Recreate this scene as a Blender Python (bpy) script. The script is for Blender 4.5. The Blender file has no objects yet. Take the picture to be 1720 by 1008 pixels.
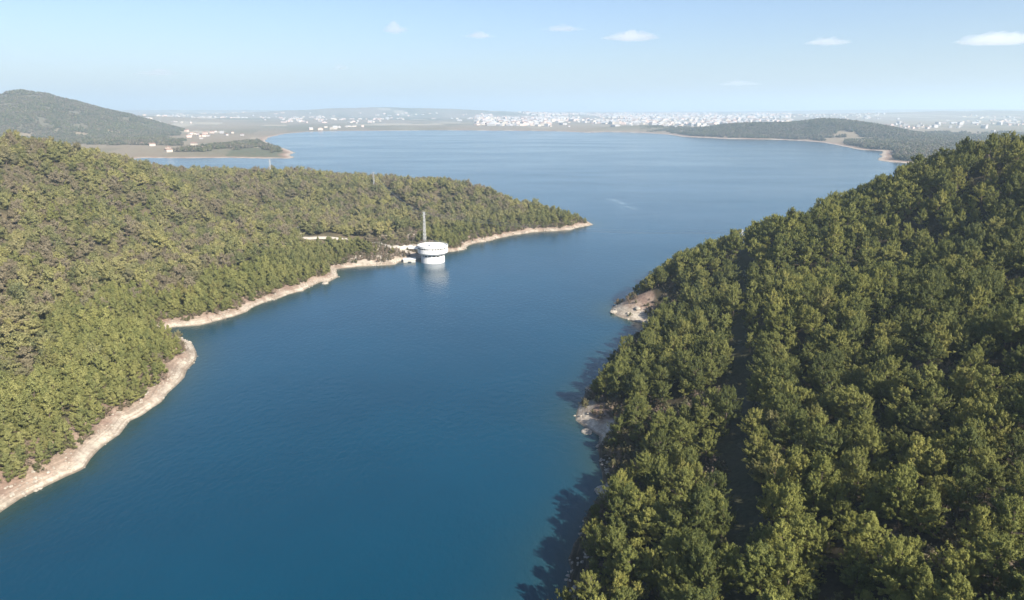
import bpy, math, random
import numpy as np
from mathutils import Vector

# ---------------------------------------------------------------- camera
FPX, PW, PH = 1228.0, 1720.0, 1008.0          # focal length in photo pixels, photo size
CAM_Z = 100.0
HORIZON = 184.0
PITCH = math.atan((PH/2-HORIZON)/FPX)
scene = bpy.context.scene
col = scene.collection
cd = bpy.data.cameras.new('camera')
cd.sensor_width = 36.0; cd.lens = FPX/PW*36.0
cd.clip_start = 1.0; cd.clip_end = 120000.0
cam = bpy.data.objects.new('camera', cd); col.objects.link(cam)
cam.location = (0, 0, CAM_Z); cam.rotation_euler = (math.pi/2-PITCH, 0, 0)
scene.camera = cam

# ---------------------------------------------------------------- sky and sun
SUN_DIR = Vector((0.64, -0.77, 0)).normalized()
SUN_EL = math.radians(35)
world = bpy.data.worlds.new('World'); scene.world = world; world.use_nodes = True
wn = world.node_tree.nodes; wl = world.node_tree.links
sky = wn.new('ShaderNodeTexSky'); sky.sky_type = 'NISHITA'; sky.sun_disc = False
sky.sun_elevation = SUN_EL
sky.sun_rotation = math.atan2(SUN_DIR.x, SUN_DIR.y)
sky.altitude = 100; sky.air_density = 1.0; sky.dust_density = 1.1; sky.ozone_density = 2.0
bg = wn['Background']; bg.inputs['Strength'].default_value = 0.062
tint = wn.new('ShaderNodeMix'); tint.data_type = 'RGBA'; tint.blend_type = 'MULTIPLY'; tint.inputs[0].default_value = 1
tint.inputs[7].default_value = (0.93, 0.975, 1.12, 1)        # white balance of the sky light
wl.new(sky.outputs[0], tint.inputs[6]); wl.new(tint.outputs[2], bg.inputs['Color'])
sl = bpy.data.lights.new('sun', 'SUN'); sl.energy = 5.0; sl.angle = math.radians(0.5); sl.color = (1.0, 0.93, 0.82)
so = bpy.data.objects.new('sun', sl); col.objects.link(so)
sv = Vector((SUN_DIR.x*math.cos(SUN_EL), SUN_DIR.y*math.cos(SUN_EL), math.sin(SUN_EL)))
so.rotation_euler = sv.to_track_quat('Z', 'Y').to_euler(); so.location = (200, -200, 400)
scene.view_settings.view_transform = 'Standard'; scene.view_settings.look = 'None'
scene.view_settings.exposure = 1.22; scene.view_settings.gamma = 1.0
scene.render.engine = 'CYCLES'
scene.cycles.volume_bounces = 6
scene.cycles.max_bounces = 8; scene.cycles.diffuse_bounces = 2; scene.cycles.glossy_bounces = 2
scene.cycles.transparent_max_bounces = 4

rng = np.random.default_rng(7)
random.seed(7)
CP, SP = math.cos(PITCH), math.sin(PITCH)
def ray(px, py):
    a = (px-PW/2)/FPX; b = (PH/2-py)/FPX
    return a, CP+b*SP, -SP+b*CP
def G(px, py, z=0.0):                            # photo pixel -> point of the plane at height z
    x, y, w = ray(px, py); t = (z-CAM_Z)/w
    return (x*t, y*t)
def atY(px, py, Y):                              # photo pixel -> point at depth Y
    x, y, w = ray(px, py); t = Y/y
    return (x*t, Y, CAM_Z+w*t)
def project(x, y, z):
    u = x; w = z-CAM_Z
    f = y*CP-w*SP; v = y*SP+w*CP
    return PW/2+FPX*u/f, PH/2-FPX*v/f

# ---------------------------------------------------------------- noise
def vnoise(x, y, seed=0):
    xi = np.floor(x).astype(np.int64); yi = np.floor(y).astype(np.int64)
    xf = x-xi; yf = y-yi
    def h(a, b):
        n = (a*374761393+b*668265263+seed*1274126177) & 0xffffffff
        n = ((n ^ (n >> 13))*1274126177) & 0xffffffff
        return ((n ^ (n >> 16)) & 0xffff)/65535.0
    u = xf*xf*(3-2*xf); v = yf*yf*(3-2*yf)
    return (h(xi, yi)*(1-u)+h(xi+1, yi)*u)*(1-v)+(h(xi, yi+1)*(1-u)+h(xi+1, yi+1)*u)*v
def fbm(x, y, seed=0, octv=4):
    s = 0; a = 0.5; t = 0
    for k in range(octv):
        s = s+a*vnoise(x*2**k+17.3*k, y*2**k-9.1*k, seed+k); t += a; a *= 0.5
    return s/t
def sst(a, b, x):
    t = np.clip((x-a)/(b-a), 0, 1); return t*t*(3-2*t)

# ---------------------------------------------------------------- the lake's outline (photo pixels on the water plane)
left_shore = [(0,865),(42,838),(83,813),(137,788),(167,755),(200,730),(233,697),(267,676),(300,647),(317,622),(335,597),
    (333,586),(321,575),(300,565),(276,556),(286,550),(333,547),(367,540),(392,532),(420,517),(450,508),(490,495),(515,482),(541,473),
    (552,476),(571,465),(567,453),(599,448),(633,446),(659,445),(675,440),(692,437),(712,431),(740,426),(757,423),(777,419),(799,410),
    (840,401),(863,396),(900,391),(958,387),(994,378),(988,372),(965,367),(935,360),(900,352),(850,341),(760,325),(650,314),(520,304),
    (400,296),(300,290),(240,284),(212,275),(220,268),(242,265.5),(300,266),(380,265.3),(440,266.5),(490,266.5),(498,264),(488,260.5),
    (499,256.5),(485,251),(462,244),(447,237),(453,231),(480,225),(520,221.5),(570,220),(650,219.5),(740,219),(830,219.5),
    (893,220),(947,221),(985,223),(1020,222),(1074,223),(1121,226),(1147,230),(1220,233.5),(1307,235),(1350,237),(1385,240),(1420,247),
    (1446,252),(1479,253.5),(1476,262),(1471,269.5),(1500,273),(1540,275),(1650,281),(1790,284)]
right_shore = [(1800,288),(1650,293),(1520,320),(1420,350),(1330,382),(1250,408),(1180,430),(1130,446),(1106,462),(1084,482),(1068,496),
    (1050,505),(1026,514),(1020,524),(1040,532),(1060,538),(1086,545),(1080,556),(1057,574),(1031,600),(1004,634),(984,653),(967,681),
    (963,706),(984,721),(1008,733),(1004,750),(1003,780),(1008,805),(1013,826),(1000,842),(980,868),(970,900),(962,940),(955,975),(948,1008)]
W = [(-330,-900),(-260,-100),(-190,60)]+[G(*p) for p in left_shore]+[G(*p) for p in right_shore]+[(-2,95),(-12,40),(-15,-60),(10,-900)]
W = np.array(W)
def subdiv(P, amp, seed):                        # midpoint detail for the outline
    out = []
    n = len(P)
    for i in range(n):
        a = P[i]; b = P[(i+1) % n]; L = np.hypot(*(b-a)); r = np.hypot(*(0.5*(a+b)))
        k = int(np.clip(L/max(r*0.02, 3.0), 1, 8)) if r < 6000 else 1
        nn = np.array([-(b-a)[1], (b-a)[0]])/max(L, 1e-6)
        for j in range(k):
            q = a+(b-a)*j/k
            o = (fbm(np.array([q[0]/(r*.02+2)]), np.array([q[1]/(r*.02+2)]), seed)[0]-.5)*amp*min(r*.01, 6)
            out.append(q+nn*o)
    return np.array(out)
W = subdiv(W, 2.4, 3)
def lake_dist(x, y):                             # > 0 on land, < 0 in the lake
    d2 = np.full(x.shape, 1e18); inside = np.zeros(x.shape, bool)
    n = len(W)
    for i in range(n):
        ax, ay = W[i]; bx, by = W[(i+1) % n]
        ex, ey = bx-ax, by-ay
        t = np.clip(((x-ax)*ex+(y-ay)*ey)/(ex*ex+ey*ey+1e-9), 0, 1)
        dx = x-ax-t*ex; dy = y-ay-t*ey
        np.minimum(d2, dx*dx+dy*dy, out=d2)
        if by != ay:
            c = ((ay > y) != (by > y)) & (x < ex*(y-ay)/(by-ay)+ax)
            inside ^= c
    d = np.sqrt(d2)
    return np.where(inside, -d, d)
def seg_dist(x, y, P):
    d2 = np.full(x.shape, 1e18)
    for i in range(len(P)-1):
        ax, ay = P[i][0], P[i][1]; bx, by = P[i+1][0], P[i+1][1]
        ex, ey = bx-ax, by-ay
        t = np.clip(((x-ax)*ex+(y-ay)*ey)/(ex*ex+ey*ey+1e-9), 0, 1)
        dx = x-ax-t*ex; dy = y-ay-t*ey
        np.minimum(d2, dx*dx+dy*dy, out=d2)
    return np.sqrt(d2)

# ---------------------------------------------------------------- terrain height
TREE = 11.0
ctrl = []
for (px, py, Y) in [(-120,242,520),(0,250,550),(50,243,570),(100,241,590),(200,262,640),(270,280,700),(400,283,800),(500,286,850),(600,291,870),(700,296,850),
                    (760,300,830),(820,312,790),(860,326,760),(905,343,720)]:
    x, y, z = atY(px, py, Y); ctrl.append((x, y, z-TREE))
for (px, py, Y) in [(120,420,400),(350,400,560),(60,560,262),(560,350,700)]:
    x, y, z = atY(px, py, Y); ctrl.append((x, y, z-TREE))
for (px, py, Y) in [(0,262,850),(100,275,850),(200,296,860),(270,305,900),(330,305,950),(0,255,1100),(-150,235,900)]:
    x, y, z = atY(px, py, Y); ctrl.append((x, y, max(z-TREE, 2)))
ctrl += [(-700,300,120),(-500,50,95),(-330,60,42),(-1100,700,90)]
for (px, py, Y) in [(1900,170,330),(1720,222,345),(1650,240,360),(1600,272,372),(1500,297,390),(1400,341,402),(1330,369,412),(1250,397,420),(1180,412,405),
                    (1130,433,385)]:
    x, y, z = atY(px, py, Y); ctrl.append((x, y, z-TREE-.5))
for (px, py, Y) in [(1300,900,108),(1500,700,150),(1650,900,98),(1250,650,185),(1720,500,175),(1450,450,290)]:
    x, y, z = atY(px, py, Y); ctrl.append((x, y, z-TREE-2))
for (px, py, Y) in [(1180,436,480),(1250,418,500),(1330,390,505),(1400,362,515),(1500,325,530),(1600,292,545),(1720,262,560),(1900,225,600)]:
    x, y, z = atY(px, py, Y); ctrl.append((x, y, max(z-TREE, 1)))
ctrl += [(160,0,70),(60,-30,38),(300,100,110),(500,300,150),(700,800,40),(900,1000,25)]
C = np.array(ctrl)
def swell(d): return 1-np.exp(-(np.maximum(d, 0)/45.0)**1.25)
def bank(d): return 3.6*(1-np.exp(-np.maximum(d, 0)/7.5))
dC = lake_dist(C[:, 0], C[:, 1])
Bc = (C[:, 2]-bank(dC))/np.maximum(swell(dC), 0.15)
Rm = np.hypot(C[:, None, 0]-C[None, :, 0], C[:, None, 1]-C[None, :, 1])
n = len(C); A = np.zeros((n+1, n+1)); A[:n, :n] = -Rm+np.eye(n)*4; A[:n, n] = 1; A[n, :n] = 1
coef = np.linalg.solve(A, np.append(Bc, 0))
def base_near(x, y):
    s = np.full(x.shape, coef[n])
    for i in range(n): s -= coef[i]*np.hypot(x-C[i, 0], y-C[i, 1])
    return np.maximum(s, 0)
def hill(x, y, cx, cy, h, sx, sy, ang=0, p=1.0):
    c, s = math.cos(ang), math.sin(ang)
    u = ((x-cx)*c+(y-cy)*s)/sx; v = (-(x-cx)*s+(y-cy)*c)/sy
    return h*np.exp(-(u*u+v*v)**p*0.5)
def cone_hill(x, y):
    u = x-HC[0]; u = np.where(u < 0, u*1.35, u); v = (y-HC[1])*.75; r = np.sqrt(u*u+v*v+30**2)
    a = np.arctan2(v, u); q = 171-.355*r+15*(vnoise(a*3.2+9, r/400, 17)-.5)*np.clip(r/150, 0, 2.2)+(fbm(x/60, y/60, 18)-.5)*9
    return 11*np.log1p(np.exp(np.clip(q/11, -30, 30)))
def pt(px, Y): return ((px-PW/2)/FPX*Y*CP, Y)     # near-horizon column at depth Y
HC = pt(42, 2900); H2 = pt(0, 5200); H3 = pt(1325, 2900); H4 = pt(1440, 2700); H5 = pt(690, 9500); H6 = pt(1700, 8500); H7 = pt(1085, 3600)
def far_height(x, y):
    r = np.hypot(x, y)
    z = 3+sst(3500, 16000, r)*38+(fbm(x/900, y/900, 5)-.45)*14*sst(1500, 4000, r)
    z = z+cone_hill(x, y)
    z = z+hill(x, y, H2[0], H2[1], 100, 620, 700, 0, 0.8)
    z = z+hill(x, y, H3[0], H3[1], 33, 210, 230, 0, 1.3)+hill(x, y, H4[0], H4[1], 30, 140, 220, 0, 1.6)+hill(x, y, H3[0]-270, H3[1]+60, 20, 160, 200)
    z = z+hill(x, y, H7[0], H7[1], 22, 150, 200)
    z = z+hill(x, y, H5[0], H5[1], 66, 1150, 700, 0, 1.3)+hill(x, y, H5[0]-1100, H5[1]+200, 40, 1500, 700)
    z = z+hill(x, y, H6[0], H6[1], 60, 1500, 900)+hill(x, y, 9000, 15000, 62, 3000, 1500)+hill(x, y, -6500, 15000, 48, 3500, 1500)
    z = z+(fbm(x/260, y/260, 8)-.5)*22*np.clip(z/140, 0, 1)
    return z
def height(x, y, d=None):
    if d is None: d = lake_dist(x, y)
    r = np.hypot(x, y)
    w = sst(1150, 1600, y+np.where(x < 0, -x*.15, 0))
    B = base_near(x, y)*(1-w)+far_height(x, y)*w
    rg = np.where(r < 3000, 1.0, 1.0)
    z = bank(d)*(1-w)+w*1.8*(1-np.exp(-np.maximum(d, 0)/40)) + B*(swell(d)*(1-w)+w*(1-np.exp(-(np.maximum(d, 0)/130)**1.2)))
    z = z+((fbm(x/95, y/95, 1)-.5)*19-np.abs(fbm(x/60+3, y/60, 4, 3)-.5)*16+2)*sst(10, 80, d)*(1-w)+(fbm(x/9, y/9, 2)-.5)*1.1*sst(0, 6, d)*(1-w)
    under = -9*(1-np.exp(np.minimum(d, 0)/14.0))
    return np.where(d < 0, under, z)

# ---------------------------------------------------------------- helper: objects
def tag(o, label=None, cat=None, group=None, kind=None):
    if label: o['label'] = label
    if cat: o['category'] = cat
    if group: o['group'] = group
    if kind: o['kind'] = kind
    return o
def link(name, me, mats=(), parent=None):
    for m in mats: me.materials.append(m)
    o = bpy.data.objects.new(name, me); col.objects.link(o)
    if parent: o.parent = parent
    return o
def empty(name, loc=(0, 0, 0), rz=0):
    o = bpy.data.objects.new(name, None); o.empty_display_size = .5
    o.location = loc; o.rotation_euler = (0, 0, rz); col.objects.link(o); return o
def mesh_np(name, V, F, smooth=False, attrs=None):     # F: (n,4) or (n,3) array
    me = bpy.data.meshes.new(name)
    V = np.asarray(V, np.float32); F = np.asarray(F, np.int32); k = F.shape[1]
    me.vertices.add(len(V)); me.vertices.foreach_set('co', V.ravel())
    me.loops.add(F.size); me.loops.foreach_set('vertex_index', F.ravel())
    me.polygons.add(len(F)); me.polygons.foreach_set('loop_start', np.arange(0, F.size, k, dtype=np.int32))
    me.update(calc_edges=True)
    if smooth: me.polygons.foreach_set('use_smooth', np.ones(len(F), bool))
    for nme, a in (attrs or {}).items():
        a = np.asarray(a, np.float32)
        if a.ndim == 2:
            at = me.attributes.new(nme, 'FLOAT_COLOR', 'POINT'); at.data.foreach_set('color', a.ravel())
        else:
            at = me.attributes.new(nme, 'FLOAT', 'POINT'); at.data.foreach_set('value', a)
    return me
class MB:                                               # collects simple solids into one mesh
    def __init__(s): s.v = []; s.f = []
    def add(s, v, f):
        b = len(s.v); s.v += [tuple(p) for p in v]; s.f += [tuple(i+b for i in q) for q in f]; return s
    def box(s, x0, x1, y0, y1, z0, z1):
        return s.add([(x0,y0,z0),(x1,y0,z0),(x1,y1,z0),(x0,y1,z0),(x0,y0,z1),(x1,y0,z1),(x1,y1,z1),(x0,y1,z1)],
                     [(0,3,2,1),(4,5,6,7),(0,1,5,4),(1,2,6,5),(2,3,7,6),(3,0,4,7)])
    def lathe(s, prof, n=32, cx=0, cy=0, a0=0, a1=2*math.pi, close=True):
        v = []; f = []; m = len(prof)
        for i in range(n):
            a = a0+(a1-a0)*i/n
            for r, z in prof: v.append((cx+r*math.cos(a), cy+r*math.sin(a), z))
        for i in range(n):
            j = (i+1) % n
            for k in range(m-1): f.append((i*m+k, j*m+k, j*m+k+1, i*m+k+1))
        if close:
            f.append(tuple(i*m for i in range(n))[::-1]); f.append(tuple(i*m+m-1 for i in range(n)))
        return s.add(v, f)
    def tube(s, P, R, n=6):
        P = [Vector(p) for p in P]
        if not hasattr(R, '__len__'): R = [R]*len(P)
        v = []; f = []
        for i, p in enumerate(P):
            t = (P[min(i+1, len(P)-1)]-P[max(i-1, 0)]).normalized()
            u = t.cross(Vector((0.01, 0.02, 1)) if abs(t.z) < .95 else Vector((1, 0, 0))).normalized(); w = t.cross(u)
            for k in range(n):
                a = 2*math.pi*k/n; v.append(p+(u*math.cos(a)+w*math.sin(a))*R[i])
        for i in range(len(P)-1):
            for k in range(n):
                f.append((i*n+k, i*n+(k+1) % n, (i+1)*n+(k+1) % n, (i+1)*n+k))
        f.append(tuple(range(n))[::-1]); f.append(tuple((len(P)-1)*n+k for k in range(n)))
        return s.add(v, f)
    def build(s, name, m, parent=None, smooth=False):
        me = bpy.data.meshes.new(name); me.from_pydata(s.v, [], s.f); me.update()
        if smooth: me.polygons.foreach_set('use_smooth', [True]*len(me.polygons))
        return link(name, me, [m], parent)

# ---------------------------------------------------------------- materials
def mat(name):
    m = bpy.data.materials.new(name); m.use_nodes = True
    nt = m.node_tree; return m, nt.nodes, nt.links, nt.nodes['Principled BSDF']
def N(nodes, t, **kw):
    x = nodes.new(t)
    for k, v in kw.items(): setattr(x, k, v)
    return x
def mixc(nodes, links, fac, a, b, blend='MIX'):
    x = nodes.new('ShaderNodeMix'); x.data_type = 'RGBA'; x.blend_type = blend
    for i, v in ((0, fac), (6, a), (7, b)):
        if hasattr(v, 'links') or hasattr(v, 'is_linked'): links.new(v, x.inputs[i])
        elif i == 0: x.inputs[0].default_value = v
        else: x.inputs[i].default_value = (*v, 1)
    return x.outputs[2]
def noise(nodes, links, scale, detail=4, vec=None, rough=.55):
    x = nodes.new('ShaderNodeTexNoise'); x.inputs['Scale'].default_value = scale; x.inputs['Detail'].default_value = detail
    x.inputs['Roughness'].default_value = rough
    if vec is not None: links.new(vec, x.inputs['Vector'])
    return x.outputs['Fac']
def ramp(nodes, links, fac, stops):
    x = nodes.new('ShaderNodeValToRGB'); e = x.color_ramp.elements
    while len(e) > 1: e.remove(e[-1])
    e[0].position = stops[0][0]; e[0].color = (*stops[0][1], 1)
    for p, c in stops[1:]:
        q = e.new(p); q.color = (*c, 1)
    links.new(fac, x.inputs[0]); return x.outputs[0]
def maprange(nodes, links, v, a, b, c=0., d=1.):
    x = nodes.new('ShaderNodeMapRange'); links.new(v, x.inputs[0])
    for i, q in enumerate((a, b, c, d)): x.inputs[i+1].default_value = q
    return x.outputs[0]

def ground_material():
    m, nd, lk, p = mat('ground')
    pos = N(nd, 'ShaderNodeNewGeometry').outputs['Position']
    col_a = N(nd, 'ShaderNodeAttribute', attribute_name='soil').outputs['Color']
    n1 = noise(nd, lk, 0.9, 6, pos, .65); n2 = noise(nd, lk, 0.12, 5, pos)
    v = maprange(nd, lk, n1, .3, .7, .66, 1.25)
    hs = N(nd, 'ShaderNodeHueSaturation'); lk.new(col_a, hs.inputs['Color']); lk.new(v, hs.inputs['Value'])
    c = mixc(nd, lk, maprange(nd, lk, n2, .45, .62, 0, .25), hs.outputs[0], (0.09, 0.07, 0.045))
    mpz = N(nd, 'ShaderNodeMapping'); mpz.inputs['Scale'].default_value = (.05, .05, 2.6); lk.new(pos, mpz.inputs['Vector'])
    ring = noise(nd, lk, 1.0, 4, mpz.outputs[0], .7); sx = N(nd, 'ShaderNodeSeparateXYZ'); lk.new(pos, sx.inputs[0])
    rm = N(nd, 'ShaderNodeMath', operation='MULTIPLY'); lk.new(maprange(nd, lk, ring, .48, .60), rm.inputs[0]); lk.new(maprange(nd, lk, sx.outputs['Z'], 5.0, 3.0), rm.inputs[1])
    rm2 = N(nd, 'ShaderNodeMath', operation='MULTIPLY'); lk.new(rm.outputs[0], rm2.inputs[0]); rm2.inputs[1].default_value = .55
    c = mixc(nd, lk, rm2.outputs[0], c, (0.17, 0.125, 0.09))
    wet = maprange(nd, lk, sx.outputs['Z'], .45, .1, 0, .6)
    c = mixc(nd, lk, wet, c, (0.09, 0.075, 0.055))
    lk.new(c, p.inputs['Base Color']); p.inputs['Roughness'].default_value = .95; p.inputs['Specular IOR Level'].default_value = .15
    b = N(nd, 'ShaderNodeBump'); b.inputs['Strength'].default_value = .6; b.inputs['Distance'].default_value = .6
    lk.new(noise(nd, lk, 0.7, 8, pos, .7), b.inputs['Height']); lk.new(b.outputs[0], p.inputs['Normal'])
    return m
def water_material():
    m, nd, lk, p = mat('water')
    pos = N(nd, 'ShaderNodeNewGeometry').outputs['Position']
    sh = N(nd, 'ShaderNodeAttribute', attribute_name='shallow').outputs['Fac']
    wk = N(nd, 'ShaderNodeAttribute', attribute_name='wake').outputs['Fac']
    big = noise(nd, lk, 0.009, 5, pos)
    deep = mixc(nd, lk, maprange(nd, lk, big, .35, .65), (0.0003, 0.032, 0.061), (0.0007, 0.041, 0.076))
    c = mixc(nd, lk, sh, deep, (0.022, 0.045, 0.038))
    c = mixc(nd, lk, wk, c, (0.35, 0.45, 0.5))
    lk.new(c, p.inputs['Base Color'])
    p.inputs['IOR'].default_value = 1.333; p.inputs['Specular IOR Level'].default_value = .5
    mp = N(nd, 'ShaderNodeMapping'); mp.inputs['Scale'].default_value = (1.0, .55, 1); mp.inputs['Rotation'].default_value = (0, 0, .4); lk.new(pos, mp.inputs['Vector'])
    mp2 = N(nd, 'ShaderNodeMapping'); mp2.inputs['Scale'].default_value = (.5, 1.1, 1); mp2.inputs['Rotation'].default_value = (0, 0, -.35); lk.new(pos, mp2.inputs['Vector'])
    patch = noise(nd, lk, 0.006, 6, mp2.outputs[0], .6)
    lk.new(maprange(nd, lk, patch, .35, .65, .13, .20), p.inputs['Roughness'])
    w1 = noise(nd, lk, .55, 5, mp.outputs[0], .6); w2 = noise(nd, lk, .05, 4, mp.outputs[0], .6)
    b1 = N(nd, 'ShaderNodeBump'); b1.inputs['Distance'].default_value = .5; b1.inputs['Strength'].default_value = .34; lk.new(w1, b1.inputs['Height'])
    b2 = N(nd, 'ShaderNodeBump'); b2.inputs['Distance'].default_value = 1.5; b2.inputs['Strength'].default_value = .12
    lk.new(w2, b2.inputs['Height']); lk.new(b1.outputs[0], b2.inputs['Normal']); lk.new(b2.outputs[0], p.inputs['Normal'])
    return m
def foliage_material(name, stops, dry, dryamt, transl=.14, patch=0.02):
    m, nd, lk, p = mat(name)
    oi = N(nd, 'ShaderNodeObjectInfo')
    t = N(nd, 'ShaderNodeAttribute', attribute_name='tint').outputs['Fac']
    rn = N(nd, 'ShaderNodeMath', operation='MULTIPLY_ADD'); lk.new(oi.outputs['Random'], rn.inputs[0]); rn.inputs[1].default_value = .65
    t2 = N(nd, 'ShaderNodeMath', operation='MULTIPLY'); lk.new(t, t2.inputs[0]); t2.inputs[1].default_value = .35; lk.new(t2.outputs[0], rn.inputs[2])
    c = ramp(nd, lk, rn.outputs[0], stops)
    gp = maprange(nd, lk, noise(nd, lk, patch*.45, 3, oi.outputs['Location']), .42, .60, 0, 1)
    c = mixc(nd, lk, gp, c, mixc(nd, lk, 1.0, c, (1.14, 1.14, 1.0), 'MULTIPLY'))
    pn = noise(nd, lk, patch, 3, oi.outputs['Location'])
    ad = N(nd, 'ShaderNodeMath', operation='ADD'); lk.new(pn, ad.inputs[0])
    r2 = N(nd, 'ShaderNodeMath', operation='MULTIPLY'); lk.new(oi.outputs['Random'], r2.inputs[0]); r2.inputs[1].default_value = 7.13
    r3 = N(nd, 'ShaderNodeMath', operation='FRACT'); lk.new(r2.outputs[0], r3.inputs[0])
    r4 = N(nd, 'ShaderNodeMath', operation='MULTIPLY'); lk.new(r3.outputs[0], r4.inputs[0]); r4.inputs[1].default_value = .5; lk.new(r4.outputs[0], ad.inputs[1])
    f = maprange(nd, lk, ad.outputs[0], 1.0-dryamt, 1.15-dryamt, 0, .85)
    c = mixc(nd, lk, f, c, dry)
    lk.new(c, p.inputs['Base Color']); p.inputs['Roughness'].default_value = .65; p.inputs['Specular IOR Level'].default_value = .2
    tr = N(nd, 'ShaderNodeBsdfTranslucent'); lk.new(c, tr.inputs['Color'])
    mx = N(nd, 'ShaderNodeMixShader'); mx.inputs[0].default_value = transl
    lk.new(p.outputs[0], mx.inputs[1]); lk.new(tr.outputs[0], mx.inputs[2]); lk.new(mx.outputs[0], nd['Material Output'].inputs['Surface'])
    return m
def plain(name, c, rough=.7, var=.12, scale=1.0, metal=0, c2=None):
    m, nd, lk, p = mat(name)
    tc = N(nd, 'ShaderNodeTexCoord').outputs['Object']
    n = noise(nd, lk, scale, 5, tc, .65)
    a = tuple(x*(1-var*1.6) for x in c) if c2 is None else c2
    lk.new(mixc(nd, lk, maprange(nd, lk, n, .35, .7), a, c), p.inputs['Base Color'])
    p.inputs['Roughness'].default_value = rough; p.inputs['Metallic'].default_value = metal
    b = N(nd, 'ShaderNodeBump'); b.inputs['Strength'].default_value = .15; b.inputs['Distance'].default_value = .05
    lk.new(n, b.inputs['Height']); lk.new(b.outputs[0], p.inputs['Normal'])
    return m
M_ground = ground_material(); M_water = water_material()
M_pine = foliage_material('pine_foliage', [(0, (.050, .064, .022)), (.35, (.110, .122, .034)), (.7, (.175, .178, .048)), (1, (.25, .228, .066))], (.20, .17, .08), -.04)
M_pinel = foliage_material('hill_foliage', [(0, (.070, .082, .042)), (.35, (.165, .165, .070)), (.7, (.225, .212, .088)), (1, (.27, .235, .105))], (.185, .150, .105), .23, patch=.03)
M_young = foliage_material('young_foliage', [(0, (.095, .108, .040)), (.5, (.165, .168, .060)), (1, (.225, .215, .080))], (.17, .15, .05), .05)
M_far = foliage_material('far_foliage', [(0, (.060, .068, .040)), (.5, (.10, .105, .058)), (1, (.145, .14, .075))], (.16, .135, .10), .30, 0.05, .008)
M_bark = plain('bark', (.13, .095, .07), .9, .3, 3)
M_white = plain('white_concrete', (.70, .69, .66), .6, .06, .5)
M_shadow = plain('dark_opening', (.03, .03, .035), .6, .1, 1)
M_conc = plain('pale_concrete', (.52, .49, .43), .8, .15, .4)
M_galv = plain('galvanised_steel', (.42, .43, .43), .5, .12, .6, .3)
M_wire = plain('cable', (.30, .31, .32), .5, .1, 1, .5)
M_rock = plain('rock', (.42, .37, .30), .95, .3, 1.2)
M_road = plain('gravel_road', (.46, .41, .34), .95, .15, .3)

def GT(px, py, lift=0.0):
    x, y, w = ray(px, py); T = np.exp(np.linspace(math.log(60), math.log(1500), 900))
    zz = height(x*T, y*T)+lift; k = np.argmax(CAM_Z+w*T < zz); return (x*T[k], y*T[k])
# ---------------------------------------------------------------- masks on the ground
# power-line clearings, the track to the intake tower, bare scree
corr_left = [G(628, 300, 22), G(668, 322, 20), G(712, 352, 14)]
corr_right_px = [(1247,398,36),(1245,450,34),(1243,520,34),(1241,600,33),(1240,680,33),(1238,780,32),(1240,880,32),(1245,1008,32),(1250,1200,32)]
corr_right_px = [(p, q, z) for p, q, z in corr_right_px if q <= 1008]
corr_right = [GT(p, q) for p, q, z in corr_right_px]
corr_right_px = [(p, q, float(height(np.array([a]), np.array([b]))[0])) for (p, q, z), (a, b) in zip(corr_right_px, corr_right)]
corr_right.append((corr_right[-1][0]*.6, corr_right[-1][1]*.6)); corr_right_px.append((1250, 1400, corr_right_px[-1][2]))
track_px = [(502,399,14),(525,400,13.5),(560,403,12),(600,405,11),(640,411,9),(668,419,6.5),(690,425,4.5)]
track = [GT(p, q) for p, q, z in track_px]
print('track', track)
gully = [GT(442, 424), GT(418, 448), GT(396, 468), GT(380, 482)]
track2 = [GT(506, 376), GT(500, 388), GT(505, 399)]
scree_c = [(GT(672, 415), 28, 26), (GT(700, 397), 18, 34), (G(630, 434, 3), 22, 13), (GT(660,404),18,24)]
def scree_mask(x, y):
    s = np.zeros(x.shape)
    for (cx, cy), sx, sy in scree_c:
        q = np.sqrt(((x-cx)/sx)**2+((y-cy)/sy)**2)+(fbm(x/8, y/8, 31)-.5)*.9
        s = np.maximum(s, 1-sst(.75, 1.1, q))
    return s

# ---------------------------------------------------------------- terrain sheet and lake surface (polar grids)
NA, NR = 760, 760
ang = np.radians(np.linspace(-72, 72, NA))
rad = np.exp(np.linspace(math.log(22), math.log(45000), NR))
rad = np.concatenate([[1.0], rad]); NR += 1
AA, RR = np.meshgrid(ang, rad)
X = (RR*np.sin(AA)).ravel(); Y = (RR*np.cos(AA)).ravel()
D = lake_dist(X, Y)
Z = height(X, Y, D)
idx = np.arange(NA*NR).reshape(NR, NA)
F = np.stack([idx[:-1, :-1], idx[:-1, 1:], idx[1:, 1:], idx[1:, :-1]], -1).reshape(-1, 4)[:, ::-1]
R_ = np.hypot(X, Y)
def lerp(a, b, t): return a*(1-t)[:, None]+b*t[:, None]
c = lambda *v: np.array(v, float)[None, :]
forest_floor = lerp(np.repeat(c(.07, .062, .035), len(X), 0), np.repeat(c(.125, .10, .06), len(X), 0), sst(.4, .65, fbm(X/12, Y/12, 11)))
earth = lerp(np.repeat(c(.24, .165, .125), len(X), 0), np.repeat(c(.33, .25, .19), len(X), 0), sst(.4, .6, fbm(X/3, Y/3, 12)))
sand = lerp(np.repeat(c(.40, .34, .27), len(X), 0), np.repeat(c(.50, .44, .35), len(X), 0), sst(.4, .6, fbm(X/2, Y/2, 13)))
wob = (fbm(X/7, Y/7, 14)-.5)
soil = lerp(sand, earth, sst(2.2, 4.4, D+wob*5))
soil = lerp(soil, forest_floor, sst(11, 17, D+wob*8))
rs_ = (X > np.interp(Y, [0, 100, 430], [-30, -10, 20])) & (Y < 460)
op = np.zeros(len(X))
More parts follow.
